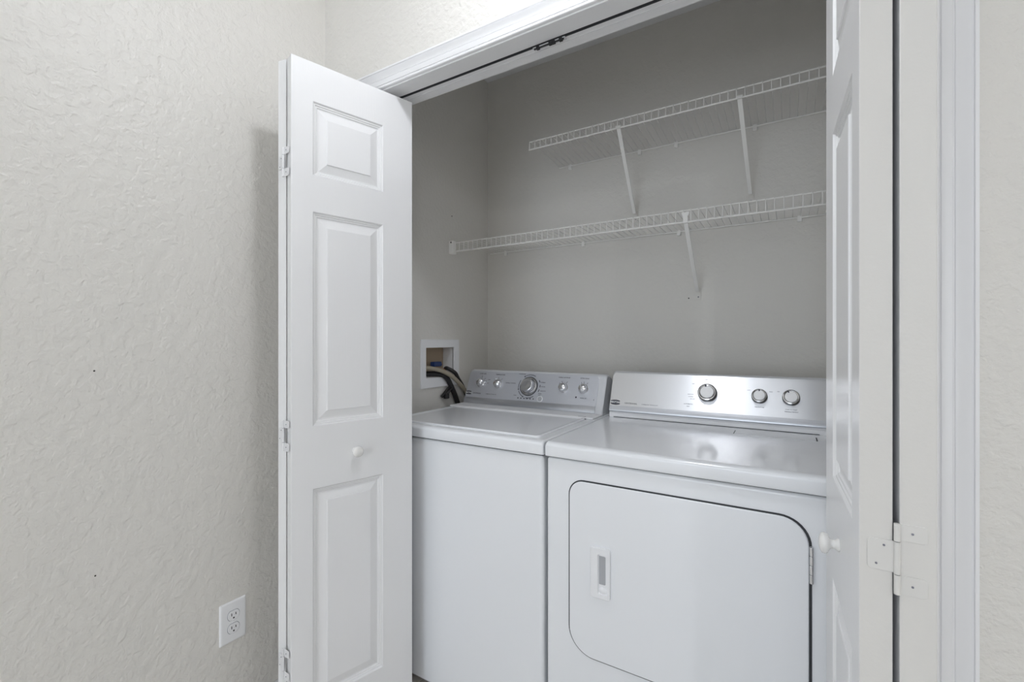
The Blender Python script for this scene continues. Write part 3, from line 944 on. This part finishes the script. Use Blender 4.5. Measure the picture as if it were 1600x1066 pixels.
def hose(name, label, cat, pts, r, m, rings=None):
    p = catmull(pts, 10)
    e = Vector(p[-1])
    bm = bmesh.new()
    if rings:
        rr = [r * (1 + rings * (1 if i % 2 else -1)) for i in range(len(p))]
    else:
        rr = r
    tube(bm, p, rr, 12)
    o = fin(name, bm, m, None, smooth=True)
    tag(o, label, cat)
    return o
hose('drain_hose', 'tan grey drain hose curving out of the hose box', 'hose',
     [(-1.440, 1.570, 1.092), (-1.415, 1.590, 1.096), (-1.382, 1.635, 1.084), (-1.364, 1.672, 1.066), (-1.357, 1.705, 1.046), (-1.3565, 1.745, 1.018), (-1.3565, 1.790, 0.982),
      (-1.3565, 1.830, 0.938), (-1.3565, 1.870, 0.870), (-1.3565, 1.885, 0.72), (-1.3565, 1.885, 0.45)], 0.0102, 'hose_tan')
sh = hose('supply_hose', 'thick black water hose running down beside the washer panel', 'hose',
     [(-1.443, 1.582, 1.067), (-1.425, 1.612, 1.067), (-1.397, 1.655, 1.064), (-1.381, 1.685, 1.044), (-1.381, 1.715, 1.008), (-1.381, 1.738, 0.972), (-1.381, 1.762, 0.928), (-1.381, 1.785, 0.880), (-1.381, 1.80, 0.80), (-1.381, 1.80, 0.45)], 0.0122, 'rubber_black')
hose('supply_hose', 'thinner black water hose just above the tan drain hose', 'hose',
     [(-1.432, 1.735, 1.086), (-1.415, 1.732, 1.087), (-1.384, 1.750, 1.066), (-1.383, 1.775, 1.036), (-1.383, 1.815, 0.990), (-1.386, 1.860, 0.92), (-1.388, 1.920, 0.80), (-1.388, 1.930, 0.45)], 0.0095, 'rubber_black')
# the strap tied around the thick hose, its loose ends hanging
bm = bmesh.new(); tube(bm, catmull([(-1.3835, 1.716, 1.004), (-1.3865, 1.698, 0.990), (-1.3875, 1.655, 0.958)], 6), 0.0068, 10); tag(fin('strap', bm, 'rubber_black', sh, smooth=True), 'short black strap dangling off the hose')
bm = bmesh.new(); tube(bm, [(-1.376, 1.716, 0.998), (-1.380, 1.684, 0.962)], 0.0055, 10); fin('strap_end', bm, 'rubber_black', sh, smooth=True)
boxes('buckle', 'rubber_black', [(-1.390, -1.374, 1.670, 1.698, 0.947, 0.968)], sh, bevel=0.003)

# ------------------------------------------------------------------ wall outlet
ol = empty('wall_outlet', (XL, 0.756, 0.293))
tag(ol, 'white duplex power outlet low on the left wall', 'outlet')
bm = bmesh.new()
L0 = rrect(0.717, 0.795, 0.293, 0.418, 0.003, 3)
def oo(l, x, d=0.0): return [(x, y, z) for y, z in (inset2(l, d) if d else l)]
loft(bm, [oo(L0, XL - 0.0005), oo(L0, XL + 0.002), oo(L0, XL + 0.0045, 0.003), oo(L0, XL + 0.0055, 0.008)])
pl = fin('cover_plate', bm, 'plate_white', ol, auto=25)
for zc in (0.3753, 0.3357):
    pts = []
    for k in range(40):
        a = 2 * math.pi * k / 40
        y_, z_ = 0.0172 * math.cos(a), 0.0172 * math.sin(a)
        pts.append((0.756 + y_, zc + max(-0.0142, min(0.0142, z_))))
    bm = bmesh.new()
    loft(bm, [oo([(0.756 + (y_ - 0.756) * 1.07, zc + (z_ - zc) * 1.07) for y_, z_ in pts], XL + 0.0050), oo([(0.756 + (y_ - 0.756) * 1.07, zc + (z_ - zc) * 1.07) for y_, z_ in pts], XL + 0.0057)])
    fin('socket_gap', bm, 'ink_soft', ol)
    bm = bmesh.new()
    loft(bm, [oo(pts, XL + 0.005), oo(pts, XL + 0.0068), oo([(0.756 + (y_ - 0.756) * 0.95, zc + (z_ - zc) * 0.95) for y_, z_ in pts], XL + 0.0074)])
    so = fin('socket', bm, 'plate_white', ol, auto=30)
    for (dy, hh) in ((-0.0062, 0.0042), (0.0062, 0.0036)):
        boxes('slot', 'black', [(XL + 0.006, XL + 0.0077, 0.756 + dy - 0.0012, 0.756 + dy + 0.0012, zc + 0.0030 - hh, zc + 0.0030 + hh)], so)
    bm = bmesh.new()
    lathe(bm, [(0, 0.0078), (0.0026, 0.0077), (0.0026, 0.006)], Matrix.Translation((XL, 0.756, zc - 0.0080)) @ Matrix.Rotation(R(90), 4, 'Y'), 14)
    fin('ground_hole', bm, 'black', so)
bm = bmesh.new()
lathe(bm, [(0, 0.0072), (0.002, 0.0070), (0.0032, 0.0052)], Matrix.Translation((XL, 0.756, 0.3555)) @ Matrix.Rotation(R(90), 4, 'Y'), 14)
fin('screw', bm, 'plate_white', ol, auto=40)

# ------------------------------------------------------------------ ceiling lamps of the hall (above the frame)
def lamp(label, loc, power, r, col=(0.955, 0.985, 1.045)):
    root = empty('ceiling_lamp', loc)
    tag(root, label, 'lamp', 'flush ceiling lamps')
    M = Matrix.Translation(loc) @ Matrix.Rotation(R(180), 4, 'X')
    disc_mesh('base', [(0, 0), (r * 1.12, 0), (r * 1.12, 0.018), (r * 1.02, 0.022), (0, 0.022)], M, 'lamp_rim', root, 40)
    name = 'lamp_glow_%d' % (len(MATS))
    mat(name, (0.9, 0.9, 0.9), 0.4, emit=(col, power))
    disc_mesh('glass_dome', [(r, 0.022), (r * 0.97, 0.035), (r * 0.85, 0.055), (r * 0.62, 0.072), (r * 0.32, 0.081), (0, 0.084)], M, name, root, 40, auto=60)
lamp('flush glass ceiling lamp in front of the closet', LAMP_HALL[0], LAMP_HALL[1], 0.08)
lamp('flush glass ceiling lamp in the room behind', LAMP_ROOM[0], LAMP_ROOM[1], 0.06)
lamp('flush glass ceiling lamp at the right end of the hall', LAMP_END[0], LAMP_END[1], 0.12)
